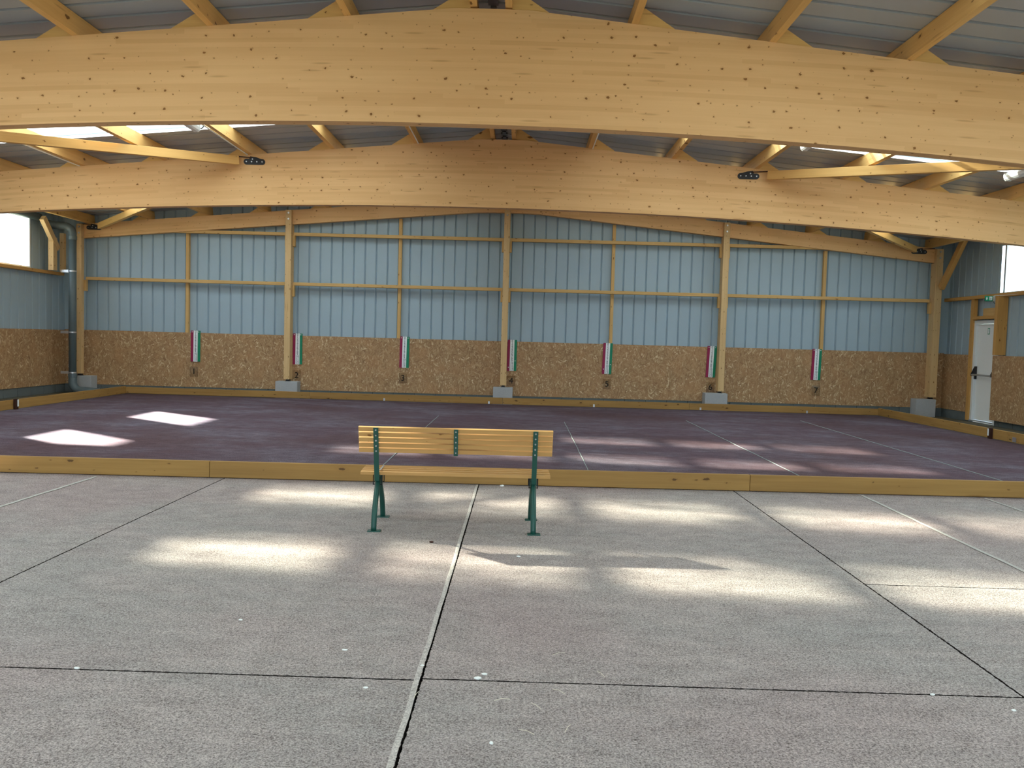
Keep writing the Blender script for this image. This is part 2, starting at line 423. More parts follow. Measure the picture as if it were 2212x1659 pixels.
def wall_sheet(name, fixed, sign, axis, a, b, ztop_fn, holes, pitch=0.267, groove=0.029, depth=0.032, phase=0.0, z0=0.0):
    prof = rib_profile(a, b, pitch, groove, depth, phase)
    cuts = sorted({h[0] for h in holes} | {h[1] for h in holes} | ({0.0} if axis == 'x' else set()))
    for c in cuts:
        if a < c < b:
            for i in range(len(prof) - 1):
                if prof[i][0] < c < prof[i + 1][0]:
                    t = (c - prof[i][0]) / (prof[i + 1][0] - prof[i][0])
                    prof.insert(i + 1, (c, prof[i][1] + t * (prof[i + 1][1] - prof[i][1]))); break
    mb = MB()
    for (s0, d0), (s1, d1) in zip(prof[:-1], prof[1:]):
        mid = (s0 + s1) / 2
        zs = [z0]
        for h in holes:
            if h[0] < mid < h[1]: zs += [h[2], h[3]]
        zs.append(None)
        for i in range(0, len(zs), 2):
            lo, hi = zs[i], zs[i + 1]
            if lo == hi: continue
            q = []
            for s, d, z in ((s0, d0, lo), (s1, d1, lo), (s1, d1, hi), (s0, d0, hi)):
                zz = ztop_fn(s) if z is None else z
                q.append((s, fixed + sign * d, zz) if axis == 'x' else (fixed + sign * d, s, zz))
            mb.add(q, [(0, 1, 2, 3)])
    return struct(mb.build(name, M['clad']))

# windows along the left wall, the side light and the door in the right wall
WL = [(-3.6, -2.4, 2.86, 3.96), (2.4, 3.6, 2.86, 3.96), (5.4, 6.6, 2.86, 3.96), (11.35, 12.6, 2.86, 4.0), (14.35, 15.5, 2.86, 3.96), (17.2, 18.6, 2.80, 3.94)]
WR = [(2.6, 17.86, 2.78, 3.76)]  # unseen length towards the camera added to brighten the right side
DOOR = (17.62, 18.61, 0.0, 2.205)
wall_sheet('wall_back', YB, 1, 'x', XL - .02, XR + .02, lambda x: zroof(x) + .03, [], phase=0.10)
wall_sheet('wall_left', XL, -1, 'y', Y0, YB + .02, lambda y: zroof(XL, y) + .03, [(w[0], w[1], w[2], w[3]) for w in WL])
wall_sheet('wall_right', XR, 1, 'y', Y0, YB + .02, lambda y: zroof(XR, y) + .03, [DOOR, WR[0]], phase=.05)

wall_sheet('wall_front', Y0, -1, 'x', XL - .02, XR + .02, lambda x: zroof(x, 0) + .03, [(-6.5, 6.5, 0.0, 3.3)], phase=.10)  # unseen end, its opening added for more light on the near beam

# ---------------------------------------------------------------- roof sheets with rooflight bands
PITCH = 0.3333
BANDS = [(-6.6, -5.35), (-4.4, -3.15), (-1.1, .15), (1.2, 2.2), (4.0, 5.0), (6.0, 6.95), (9.92, 10.95), (11.85, 13.2), (15.25, 16.25), (17.25, 18.25)]
LX = (1.62, 8.62)
def roof_sheet():
    prof = rib_profile(Y0, YB + .3, PITCH, 0.042, -0.085, phase=Y0 + .12)   # ribs stand up, away from the room
    cuts = [b for q in BANDS for b in q]
    for c in cuts:
        for i in range(len(prof) - 1):
            if prof[i][0] < c < prof[i + 1][0]:
                t = (c - prof[i][0]) / (prof[i + 1][0] - prof[i][0])
                prof.insert(i + 1, (c, prof[i][1] + t * (prof[i + 1][1] - prof[i][1]))); break
    metal = MB(); lights = {}
    for (s0, d0), (s1, d1) in zip(prof[:-1], prof[1:]):
        mid = (s0 + s1) / 2
        band = next((b for b in BANDS if b[0] < mid < b[1]), None)
        for side in (-1, 1):
            spans = [(0.0, XE, None)] if band is None else [(0.0, LX[0], None), (LX[0], LX[1], band), (LX[1], XE, None)]
            for xa, xb, b in spans:
                q = [(side * xa, s0, zroof(side * xa, s0) - d0), (side * xb, s0, zroof(side * xb, s0) - d0), (side * xb, s1, zroof(side * xb, s1) - d1), (side * xa, s1, zroof(side * xa, s1) - d1)]
                if b is None: metal.add(q, [(0, 1, 2, 3)])
                else: lights.setdefault((b, side), MB()).add(q, [(0, 1, 2, 3)])
    struct(metal.build('ceiling', M['roof']))
    n = 10
    for (b, side), mb in sorted(lights.items()):
        o = mb.build('window_%d' % n, M['rooflight'], loc=(side * 5.12, sum(b) / 2, zroof(side * 5.12)))
        struct(o); n += 1
roof_sheet()

# ---------------------------------------------------------------- windows in the side walls
for i, (ya, yb, za, zb) in enumerate(WL):
    fr = MB(); t = .04
    for a, b in (((XL - .03, ya, za), (XL + .02, ya + t, zb)), ((XL - .03, yb - t, za), (XL + .02, yb, zb)), ((XL - .03, ya + t, za), (XL + .02, yb - t, za + t)), ((XL - .03, ya + t, zb - t), (XL + .02, yb - t, zb))):
        fr.box(a, b)
    w = struct(fr.build('window_%d' % (i + 21), M['white'], loc=(XL, (ya + yb) / 2, za)))
    MB().box((-.012, -(yb - ya) / 2 + t, t), (-.006, (yb - ya) / 2 - t, zb - za - t)).build('pane', M['glass'], w)
ya, yb, za, zb = WR[0]
mb = MB(); k = ya; pts = rib_profile(ya, yb, 0.18, 0.05, 0.03, ya + .05)
for (s0, d0), (s1, d1) in zip(pts[:-1], pts[1:]):
    mb.add([(XR + .03 - d0, s0, za), (XR + .03 - d1, s1, za), (XR + .03 - d1, s1, zb), (XR + .03 - d0, s0, zb)], [(0, 1, 2, 3)])
struct(mb.build('window_4', M['polycarb'], loc=(XR, yb, za)))

# ---------------------------------------------------------------- floors
FB = (8.737 - 8.437) / 13.0
def yfront(x): return 8.437 + (x + 4.9) * (8.675 - 8.437) / 10.57     # front face of the near kerb board
def jit(a): return random.uniform(-a, a)
def near_floor():
    g = 0.0058
    mb = MB()
    cols = [(-10.6, -2.615, 0), (-2.615, 0.0, 0), (0.0, 2.64, 0), (2.64, 10.6, 1)]
    def edge(p, q, n, amp):
        return [(p[0] + (q[0] - p[0]) * i / n + (jit(amp) if 0 < i else 0), p[1] + (q[1] - p[1]) * i / n + (jit(amp) if 0 < i else 0)) for i in range(n)]
    for (xa, xb, extra) in cols:
        ybs = [-8.1, 3.585 if xa < -.1 else 3.602] + ([5.30] if extra else []) + [None]
        for y0, y1 in zip(ybs[:-1], ybs[1:]):
            xl = xa + (g if xa > -10 else 0); xr = xb - (g if xb < 10 else 0)
            ya_ = y0 + (g if y0 > -5 else 0); t0 = (xl, ya_); t1 = (xr, ya_)
            t2 = (xr, yfront(xr) + .02 if y1 is None else y1 - g); t3 = (xl, yfront(xl) + .02 if y1 is None else y1 - g)
            poly = []
            for a, b in ((t0, t1), (t1, t2), (t2, t3), (t3, t0)):
                L = math.dist(a, b); poly += edge(a, b, max(2, int(L / .011)), .0026)
            n = len(poly)
            mb.add([(p[0], p[1], 0.0) for p in poly] + [(p[0], p[1], -.03) for p in poly],
                   [list(range(n))])
            mb.add([(p[0], p[1], 0.0) for p in poly] + [(p[0], p[1], -.03) for p in poly],
                   [[i, n + i, n + (i + 1) % n, (i + 1) % n] for i in range(n)], 1)
    o = struct(mb.build('floor', [M['sand'], M['groove']]))
    sub = MB().add([(-10.6, -8.1, -.022), (10.6, -8.1, -.022), (10.6, 8.9, -.022), (-10.6, 8.9, -.022)], [(0, 1, 2, 3)])
    struct(sub.build('floor_bed', M['groove']))
near_floor()
CL = ((-8.62, 8.40), (-8.845, 19.40))       # inner line of the left kerb
CR = ((8.84, 8.62), (8.60, 19.15))          # inner line of the right kerb
mb = MB()
mb.add([(CL[0][0], yfront(-8.7) + .02, 0), (CR[0][0], yfront(8.8) + .02, 0), (CR[1][0], 19.2, 0), (CL[1][0], 19.45, 0)], [(0, 1, 2, 3)])
struct(mb.build('floor_court', M['court']))
mb = MB()
mb.add([(XL - .3, 8.2, -.03), (XR + .3, 8.2, -.03), (XR + .3, YB + .1, -.03), (XL - .3, YB + .1, -.03)], [(0, 1, 2, 3)])
struct(mb.build('floor_margin', M['dirt']))
mb = MB().add([(-70, -70, -.08), (70, -70, -.08), (70, 70, -.08), (-70, 70, -.08)], [(0, 1, 2, 3)])
struct(mb.build('ground', M['ground']))

# low plinth courses under the boards on the walls
def plinth(name, axis, fixed, a, b, sign, gaps=()):
    mb = MB(); s = a
    while s < b - .01:
        e = min(b, s + .5)
        for lo, hi in gaps:
            if s < lo < e: e = lo
            if lo <= s < hi: s = hi; e = min(b, s + .5)
        d = .10
        lo_, hi_ = (s + .004, e - .004)
        if axis == 'x': mb.box((lo_, fixed, -.03), (hi_, fixed + sign * d, .172), c=.004)
        else: mb.box((fixed, lo_, -.03), (fixed + sign * d, hi_, .172), c=.004)
        s = e
    return struct(mb.build(name, M['plinth']))
plinth('baseboard_back', 'x', 19.84, -10.62, 10.67, 1)
plinth('baseboard_left', 'y', -10.49, Y0, 19.84, -1)
plinth('baseboard_right', 'y', 10.37, Y0, 19.84, 1, gaps=[(DOOR[0], DOOR[1])])

# ---------------------------------------------------------------- roof beams
def beam(name, yf, th, zbot, label, x0=-10.45, x1=10.45, trim=None):
    n = 56; xs = [x0 + (x1 - x0) * i / n for i in range(n + 1)]
    top = []
    for x in xs:
        t = ztop(x, yf)
        if abs(x) < .45: t -= .035 * (1 - abs(x) / .45) ** 2
        top.append((x, t))
    poly = [(x, zbot(x)) for x in xs] + top[::-1]
    bm = bmesh.new()
    m2 = MB().prism(poly, 'y', yf, yf + th)
    # split the two ngon faces into quads so that the shading stays clean
    fs = [[i, i + 1, 2 * n - i, 2 * n + 1 - i] for i in range(n)]; N2 = 2 * (n + 1)
    m2.f = m2.f[2:]; m2.mi = m2.mi[2:]
    m2.f += [tuple(f) for f in fs] + [tuple(N2 + k for k in f) for f in fs]; m2.mi += [0] * (2 * n)
    bm.free()
    o = m2.build(name, M['glulam'], loc=(0, yf, 0))
    return tag(o, label, 'beam', 'glulam roof beams')
def z_near(x): return 3.675 - 0.0071 * x * x - 0.0095 * x
def z_arch(x): return 3.70 - 0.0046 * x * x - 0.005 * x
def z_end(x): return 4.52 - 0.093 * abs(x) - 0.003 * x if abs(x) > .6 else 4.52 - 0.093 * .6 - .003 * x
B1 = beam('glulam_beam', Y1, .16, z_near, 'nearest and largest arched glulam spruce beam spanning the top of the picture')
B2 = beam('glulam_beam', Y2, .16, z_arch, 'second arched glulam beam behind the nearest one, with two black brackets on its face')
B3 = beam('glulam_beam', YE, .15, z_end, 'slim farthest glulam beam standing against the grey back wall', -10.15, 10.15)

# ---------------------------------------------------------------- purlins and their wedge blocks
PX = [0.175, 1.45, 2.84, 4.22, 5.65, 7.03, 8.42, 9.85]
ORD = ['first', 'second', 'third', 'fourth', 'fifth', 'sixth', 'seventh', 'eighth']
for side in (-1, 1):
    for i, px in enumerate(PX):
        x = side * px
        nx = Vector((-(ztop(x + .01) - ztop(x - .01)) / .02, 0, 1)).normalized()
        ya_, yb_ = Y0 + .05, YB - .02
        def pc(y): return Vector((x, y, ztop(x, y))) + nx * (PUR / 2 - .004)
        e0 = pc(Y1) + (pc(Y1) - pc(Y2)) * ((Y1 - ya_) / (Y2 - Y1)) if False else Vector((x, ya_, pc(Y1).z))
        o = MB()
        st = [ya_, Y1, Y2, yb_]
        sec = [(-.035, -PUR / 2 + .006), (.035, -PUR / 2 + .006), (.035, PUR / 2 - .006), (-.035, PUR / 2 - .006)]
        tx = Vector((nx.z, 0, -nx.x))
        vs = []
        for yy in st:
            c = pc(yy)
            for p, q in sec:
                v = c + tx * p + nx * q - Vector((x, 0, 0)); vs.append((v.y - ya_, v.x, v.z))
        fs = [(3, 2, 1, 0), (12, 13, 14, 15)]
        for j in range(3):
            for m in range(4): fs.append((j * 4 + m, j * 4 + (m + 1) % 4, j * 4 + 4 + (m + 1) % 4, j * 4 + 4 + m))
        o.add(vs, fs)
        o = o.build('purlin', M['purlin'])            # local X runs along the hall
        o.matrix_world = Matrix(((0, 1, 0, x), (1, 0, 0, ya_), (0, 0, 1, 0), (0, 0, 0, 1)))
        w = 'left' if side < 0 else 'right'
        lab = '%s spruce purlin %s of the ridge, running lengthwise under the roof sheets' % (ORD[i], w)
        if i == 7: lab = 'spruce eaves purlin along the top of the %s wall' % w
        tag(o, lab, 'purlin', 'purlins under the roof')
        # wedge blocks nailed on the beams on the downhill side
        for bm_, yf in ((B1, Y1), (B2, Y2), (B3, YE)):
            s = side; L = .37; hh = .17
            xa = x + s * .037
            if abs(xa + s * L) > 10.1: continue
            pts = [(xa, ztop(xa, yf)), (xa + s * L, ztop(xa + s * L, yf)), (xa + s * L, ztop(xa + s * L, yf) + .015), (xa + s * .07, ztop(xa, yf) + hh), (xa, ztop(xa, yf) + hh)]
            MB().prism([(p[0], p[1]) for p in pts], 'y', .03, .10).build('wedge_block', M['purlin'], bm_)
# ridge strip
mb = MB()
yy = Y0
while yy < YB:
    mb.box((-.055, yy, zroof(0) - .03), (.055, yy + .15, zroof(0) - .012)); mb.box((-.03, yy + .16, zroof(0) - .045), (.03, yy + .30, zroof(0) - .012)); yy += .3333
tag(mb.build('ridge_strip', M['ridge'], loc=(0, Y0, zroof(0))), 'dark jointed strip under the roof ridge between the two middle purlins', 'strip')

# ---------------------------------------------------------------- wind braces and black brackets
def brace(p0, p1, label):
    o = timber('wind_brace', p0, p1, .085, .14, M['purlin'])
    return tag(o, label, 'brace', 'roof wind braces')
def zb(x): return ztop(x) - .095
brace((-4.40, Y2 - .08, zb(-4.5)), (-9.6, Y1 + .35, zb(-9.6) - .06), 'slanting spruce wind brace at upper left between the two nearest beams')
brace((4.40, Y2 - .08, zb(4.5)), (9.6, Y1 + .35, zb(9.6) - .06), 'slanting spruce wind brace at upper right between the two nearest beams')
brace((-9.55, YE - .1, zb(-9.55)), (-4.4, Y2 + .3, zb(-4.4)), 'shaded wind brace behind the second beam running to the left back corner')
brace((9.45, YE - .1, zb(9.45)), (4.4, Y2 + .3, zb(4.4)), 'shaded wind brace behind the second beam running to the right back corner')
def bracket(x, y, z, side, label, w=.36):
    """flat black plate with rounded ends and a raised lug; side = -1 lug towards the left"""
    root = empty('steel_bracket', (x, y, z)); tag(root, label, 'bracket', 'black steel brackets')
    h = .048; pts = []
    for k in range(9): t = math.pi / 2 + math.pi * k / 8; pts.append((-w / 2 + h + h * math.cos(t), h * math.sin(t)))
    for k in range(9): t = -math.pi / 2 + math.pi * k / 8; pts.append((w / 2 - h + h * math.cos(t), h * math.sin(t)))
    pts += [(side * -.0 + .10, h + .004), (.03, h + .028), (-.07, h + .04), (-.085, h + .0)] if side < 0 else [(.085, h), (.07, h + .04), (-.03, h + .028), (-.10, h + .004)]
    MB().prism(pts, 'y', -.014, 0).build('plate', M['black'], root)
    for k in range(4):
        bx = -w / 2 + h + (w - 2 * h) * k / 3
        mb = MB().tube([(bx, -.026, 0), (bx, -.013, 0)], .011, 6); mb.build('bolt', M['steel'], root)
    mb = MB().tube([(side * .03, -.012, h * .9), (side * .03, -.02, h * .9)], .012, 6); mb.build('bolt', M['steel'], root)
    MB().tube([(side * .05, -.012, h + .02), (side * .34, -.05, h + .03)], .009, 6).build('tie_rod', M['stake'], root)
bracket(-4.15, Y2, 4.355, -1, 'black bolted steel bracket on the left half of the second beam')
bracket(4.09, Y2, 4.325, 1, 'black bolted steel bracket on the right half of the second beam')
bracket(-9.72, YE, 3.868, -1, 'black steel bracket at the left end of the farthest beam')
bracket(9.59, YE, 3.806, 1, 'black steel bracket at the right end of the farthest beam')

# ---------------------------------------------------------------- batten lamps
def batten(x, y1, z, hang, label, L=1.5):
    root = empty('batten_lamp', (x, y1, z)); tag(root, label, 'lamp', 'batten lamps under the roof')
    prof = [(-.055, .045), (-.06, .01), (-.05, -.03), (-.03, -.05), (.03, -.05), (.05, -.03), (.06, .01), (.055, .045)]
    MB().prism(prof, 'y', 0, -L).build('housing', M['fixture'], root)
    MB().prism([(p[0] * 1.06, p[1] * 1.06) for p in prof], 'y', .0, .03).build('end_cap', M['fixture'], root)
    for yy in (-.25, -L + .25):
        MB().tube([(0, yy, .04), (0, yy, .04 + hang)], .012, 6).build('hanger', M['steel'], root)
    MB().tube([(.02, .03, 0), (.05, .08, .01), (.07, .12, .05)], .009, 6).build('cable_gland', M['black'], root)
batten(-4.30, 11.95, 4.375, .03, 'white batten lamp under a purlin at left, below the nearest beam')
batten(4.34, 12.05, 4.345, .03, 'white batten lamp peeking below the nearest beam right of the centre')
batten(7.12, 11.85, 3.955, .14, 'white batten lamp at the right edge of the picture under the rooflight')
# conduit runs along the purlin edges
for x, ya_, yb_, lab in ((-4.255, 11.97, 14.05, 'thin white conduit on the purlin beside the left bracket'), (-7.07, 9.0, 14.05, 'thin white conduit along the far left purlin'), (-1.41, 8.9, 14.05, 'thin white conduit on the second purlin left of the ridge'), (1.49, 8.9, 14.05, 'thin white conduit on the second purlin right of the ridge')):
    z = ztop(x) - .014
    mb = MB().tube([(x, ya_, ztop(x, ya_) - .012), (x, yb_, ztop(x, yb_) - .012)], .010, 6)
    tag(mb.build('conduit', M['fixture'], loc=(x, ya_, z)), lab, 'conduit', 'conduits under the purlins')

# ---------------------------------------------------------------- posts against the back wall
PF, PD = 19.58, .25
def post(x, ztopv, label, w=.14, bolts=True, cleats=(2.64, 3.81), sides=(-1, 1), zb0=.43, PD=.25):
    """timber post standing on its steel shoe; local X is up"""
    root = empty('timber_post', (x, PF + PD / 2, .385)); tag(root, label, 'post', 'posts of the back wall')
    def T(a, b, w_, d_, y0, nm='shaft', xo=0.0, mat='post'):
        o = timber(nm, (x + xo, y0 + d_ / 2, a), (x + xo, y0 + d_ / 2, b), w_, d_, M[mat], root, up=(0, -1, 0)); return o
    zb_ = z_end(x)
    T(zb0, zb_ - .004, w, PD, PF)
    if bolts:
        T(zb_ - .004, min(ztopv, ztop(x) - .01), w, .115, PF, 'splice')
        for dz in (-.07, -.21):
            zt = min(ztopv, ztop(x) - .01)
            MB().tube([(0, -PD / 2 - .016, zt + dz - .385), (0, -PD / 2 + .002, zt + dz - .385)], .022, 8).build('bolt', M['steel'], root)
    for zc in cleats:
        for s in sides:
            T(zc - .26, zc, .045, .11, PF + min(.13, PD - .02), 'cleat', s * (w / 2 + .0235), 'rail')
    MB().box((-.05, -.06, .0), (.05, .06, .012)).box((-.035, -.05, .012), (.035, .05, .05)).build('shoe', M['black'], root)
    return root
def footing(x, w, label, y0=19.535, d=.29, h=.385):
    o = MB().box((x - w / 2, y0, -.03), (x + w / 2, y0 + d, h), c=.008).build('concrete_footing', M['concrete'], loc=(x, y0 + d / 2, 0))
    return tag(o, label, 'footing', 'concrete footings')
for x, nm, bl in ((-5.11, 'between the plates numbered 1 and 2', True), (-.01, 'in the middle, left of the plate numbered 4', True), (5.09, 'right of the plate numbered 6', True)):
    post(x, 4.42 if abs(x) > 1 else 4.60, 'spruce post on a concrete block ' + nm, bolts=bl)
post(-10.02, 3.95, 'spruce corner post at the left end of the back wall beside the drain pipe', bolts=True, cleats=(2.64,), sides=(1,), w=.115, PD=.12)
post(10.03, 3.95, 'spruce corner post at the right end of the back wall', w=.16, bolts=True, cleats=(2.64,), sides=(-1, 1))
footing(-5.10, .52, 'grey concrete block under the post beside the plate numbered 2')
footing(-.01, .46, 'grey concrete block under the middle post')
footing(4.98, .53, 'grey concrete block under the post beside the plate numbered 6')
footing(-9.92, .42, 'grey concrete block in the left back corner beside the drain pipe')
footing(9.86, .46, 'grey concrete block in the right back corner')

# horizontal rails and mid-bay studs
BAY = [-10.02, -5.11, -.01, 5.09, 10.02]
nmb = ['far left', 'left of the middle', 'right of the middle', 'far right']
for i in range(4):
    a, b = BAY[i] + .075, BAY[i + 1] - .075
    if i == 3: b -= .03
    o = timber('wall_rail', (a, 19.79, 2.68), (b, 19.79, 2.68), .11, .075, M['rail'])
    tag(o, 'lower spruce rail across the %s bay of the back wall' % nmb[i], 'rail', 'rails of the back wall')
    if i in (1, 2):
        p0, p1 = (a, 19.79, 3.845), (b, 19.79, 3.845)
    else:
        p0, p1 = ((-8.2, 19.79, 3.845), (b, 19.79, 3.845)) if i == 0 else ((a, 19.79, 3.845), (8.1, 19.79, 3.845))
        zz = 3.845
    if i == 0: p0 = (-7.9, 19.79, 3.845)
    if i == 3: p1 = (7.45, 19.79, 3.845)
    o = timber('wall_rail', p0, p1, .11, .075, M['rail'])
    tag(o, 'upper spruce rail across the %s bay of the back wall' % nmb[i], 'rail', 'rails of the back wall')
for x, w in ((-7.58, 'above the plate numbered 1'), (-2.53, 'above the plate numbered 3'), (2.51, 'above the plate numbered 5'), (7.49, 'above the plate numbered 7')):
    o = timber('wall_stud', (x, 19.90, .18), (x, 19.90, z_end(x) - .005), .075, .09, M['rail'], up=(0, 1, 0))
    tag(o, 'thin spruce stud against the grey sheets ' + w, 'stud', 'thin studs of the back wall')

# ---------------------------------------------------------------- strand boards
def osb_back(a, b, label, ztopv=1.465):
    o = MB().box((a + .0006, 19.832, .172), (b - .0006, 19.850, ztopv)).build('strand_board', M['osb'], loc=((a + b) / 2, 19.84, .172))
    tag(o, label, 'board', 'strand boards on the back wall')
xs = [-10.50, -7.58, -5.11, -2.53, -.01, 2.51, 5.09, 7.49, 10.36]
wh = ['at the far left corner, left of the plate numbered 1', 'behind the plate numbered 1', 'behind the plate numbered 2', 'behind the plate numbered 3', 'behind the plate numbered 4', 'behind the plate numbered 5', 'behind the plate numbered 6', 'at the far right, behind the plate numbered 7']
wh = ['at the far left end of the back wall beside the drain pipe', 'carrying the plate numbered 1', 'carrying the plate numbered 2', 'carrying the plate numbered 3', 'carrying the plate numbered 4', 'between the plates numbered 5 and 6', 'right of the post that follows the plate numbered 6', 'at the far right end of the back wall']
for i in range(8): osb_back(xs[i], xs[i + 1], 'brown strand board ' + wh[i])
def osb_side(x, ya_, yb_, za, zb_, label):
    o = MB().box((x - .009, ya_ + .002, za), (x + .009, yb_ - .002, zb_)).build('strand_board', M['osb'], loc=(x, (ya_ + yb_) / 2, za))
    tag(o, label, 'board', 'strand boards on the side walls')
osb_side(-10.48, 17.28, 19.83, .172, 1.45, 'brown strand board at the far end of the left wall beside the drain pipe')
osb_side(-10.48, 14.78, 17.28, .172, 1.45, 'brown strand board on the left wall at the left edge of the picture')
osb_side(10.36, 18.62, 19.83, .172, 1.45, 'narrow brown strand board between the right corner and the white door')
osb_side(10.28, 15.10, 17.63, .10, 1.45, 'brown strand board on the right wall, in front of the edge of the white door')

# ---------------------------------------------------------------- side wall framing
def framing(name, p0, p1, w, h, label, cat, grp, up=(0, 0, 1), mat='stud'):
    return tag(timber(name, p0, p1, w, h, M[mat], up=up), label, cat, grp)
framing('wall_rail', (10.39, 12.0, 2.715), (10.39, 19.90, 2.715), .11, .075, 'spruce rail along the right wall above the white door', 'rail', 'rails of the side walls')
framing('wall_rail', (-10.50, 12.0, 2.76), (-10.50, 19.72, 2.76), .12, .07, 'spruce rail under the bright window on the left wall', 'rail', 'rails of the side walls')
framing('wall_stud', (10.39, 18.665, .0), (10.39, 18.665, 2.675), .12, .09, 'spruce stud on the left side of the white door', 'stud', 'studs beside the door', up=(1, 0, 0))
framing('wall_stud', (10.36, 17.56, 1.46), (10.36, 17.56, 2.675), .10, .22, 'deep spruce stud on the right side of the white door', 'stud', 'studs beside the door', up=(1, 0, 0))
framing('door_header', (10.39, 17.615, 2.26), (10.39, 18.615, 2.26), .15, .07, 'spruce header board lying over the white door', 'header', None)
framing('timber_offcut', (10.415, 17.63, 2.38), (10.415, 18.30, 2.38), .06, .165, 'rough spruce offcut standing on the header over the door', 'offcut', None, mat='rail')
framing('window_mullion', (10.45, 17.63, 2.76), (10.45, 17.63, 3.96), .05, .05, 'thin grey upright in front of the bright side light on the right wall', 'mullion', None, up=(1, 0, 0), mat='stud')
bpy.data.objects['window_mullion'].data.materials[0] = M['steel']
framing('wall_stud', (-10.52, 17.25, .17), (-10.52, 17.25, 2.72), .05, .05, 'thin spruce stud below the window at the left edge of the picture', 'stud', 'studs of the left wall', up=(1, 0, 0))
framing('wall_stud', (-10.50, 17.24, 2.80), (-10.50, 17.24, 3.86), .10, .09, 'spruce stud beside the window at the left edge of the picture', 'stud', 'studs of the left wall', up=(1, 0, 0), mat='post')
framing('wall_stud', (-10.34, 19.05, 2.80), (-10.34, 19.05, 3.55), .16, .12, 'stout spruce post piece standing on the left rail beside the window', 'stud', 'studs of the left wall', up=(1, 0, 0), mat='post')
framing('wall_stud', (-10.30, 19.40, 2.80), (-10.30, 19.40, 3.68), .10, .10, 'shaded spruce post piece between the drain pipe and the left window', 'stud', 'studs of the left wall', up=(1, 0, 0), mat='post')
framing('knee_brace', (-10.32, 18.62, 3.93), (-10.32, 19.20, 3.30), .10, .14, 'slanting spruce knee brace at the top of the left wall beside the window', 'brace', 'knee braces', mat='post')
framing('knee_brace', (10.05, 19.50, 2.97), (10.05, 18.53, 4.03), .10, .14, 'slanting spruce knee brace from the right corner post up to the eaves', 'brace', 'knee braces')

# ---------------------------------------------------------------- emergency door in the right wall
ya, yb = DOOR[0], DOOR[1]; zd = DOOR[3]
fr = MB()
fr.box((XR - .10, yb - .075, .02), (XR + .03, yb, zd)).box((XR - .10, ya, .02), (XR + .03, ya + .075, zd)).box((XR - .10, ya + .075, zd - .075), (XR + .03, yb - .075, zd))
dr = struct(fr.build('door_1', M['white'], loc=(XR, (ya + yb) / 2, 0)))
MB().box((-.045, -(yb - ya) / 2 + .08, .03), (0.0, (yb - ya) / 2 - .08, zd - .08), c=.003).build('leaf', M['doorleaf'], dr)
lf = bpy.data.objects['leaf']
def arm(yy):
    return MB().prism([(-.05, .92), (-.05, 1.20), (-.085, 1.20), (-.16, 1.03), (-.16, .99), (-.085, .99), (-.085, .92)], 'y', yy - .025, yy + .025)
arm(.40).build('bar_bracket', M['black'], dr); arm(-.36).build('bar_bracket', M['black'], dr)
MB().tube([(-.145, .40, 1.015), (-.145, -.36, 1.015)], .021, 10).build('push_bar', M['steel'], dr)
stk = MB().box((-.049, -.035, 1.90), (-.0455, .04, 2.04)).build('exit_sticker', M['exit'], dr)
p = MB().box((-.0502, -.022, 1.918), (-.0493, .027, 2.022)); p.build('running_figure', M['swhite'], stk)
MB().box((-.12, -(yb - ya) / 2, 0.0), (.04, (yb - ya) / 2, .02)).build('threshold', M['concrete'], dr)

# exit sign on the rail
root = empty('exit_sign', (10.28, 17.75, 2.655)); tag(root, 'small green emergency exit sign hanging from the rail above the white door', 'sign'); root.scale = (.66, .66, .66)
MB().box((-.25, .0, -.10), (.0, .035, .07)).build('sign_face', M['exit'], root)
MB().box((.0, .0, -.10), (.07, .05, .075)).build('casing', M['white'], root)
fig = MB().prism([(-.228, -.02), (-.198, .035), (-.168, -.02), (-.185, -.02), (-.185, -.06), (-.211, -.06), (-.211, -.02)], 'y', -.003, .0)
fig.build('arrow', M['swhite'], root)
fig = MB().box((-.115, -.003, -.07), (-.03, .0, .045)); fig.build('doorway_pictogram', M['swhite'], root)
rm = MB().tube([(-.075, -.005, .025), (-.075, -.0035, .025)], .010, 8)
for a, b in (((-.075, .012), (-.078, -.02)), ((-.078, -.02), (-.06, -.05)), ((-.078, -.02), (-.098, -.045)), ((-.076, .005), (-.055, -.008)), ((-.076, .005), (-.095, -.005))):
    rm.tube([(a[0], -.0045, a[1]), (b[0], -.0045, b[1])], .0055, 6)
rm.build('running_figure', M['exit'], root)
MB().tube([(.03, .02, .075), (.05, -.02, .085), (.08, -.4, .072), (.09, -1.2, .07)], .008, 6).build('cable', M['fixture'], root)
MB().tube([(.03, .02, -.10), (.04, .0, -.16), (.07, -.03, -.18), (.10, -.04, -.12)], .007, 6).build('cable_loop', M['black'], root)

# ---------------------------------------------------------------- drain pipe in the left corner
R = .083
root = empty('drain_pipe', (-9.955, 19.18, 0)); tag(root, 'large grey drain pipe running down the left back corner', 'pipe')
def arc(c, u, v, r, a0, a1, n=8): return [Vector(c) + Vector(u) * r * math.cos(a0 + (a1 - a0) * i / n) + Vector(v) * r * math.sin(a0 + (a1 - a0) * i / n) for i in range(n + 1)]
MB().tube([(0, 0, .36), (0, 0, 3.60)], R, 20).build('pipe_run', M['pipe'], root, smooth=True)
MB().tube([(0, 0, .40)] + arc((.20, 0, .26), (-1, 0, 0), (0, 0, -1), .20, 0, math.pi / 2 * .86) + [(.36, .02, .055), (.58, .06, .03)], R * 1.06, 20).build('foot_elbow', M['pipe'], root, smooth=True)
MB().tube([(0, 0, 3.55)] + arc((-.16, -.05, 3.66), (1, .3, 0), (0, 0, 1), .16, 0, math.pi / 2, 6) + [(-.34, -.12, 3.82), (-.52, -.35, 3.86)], R * 1.05, 20).build('top_elbow', M['pipe'], root, smooth=True)
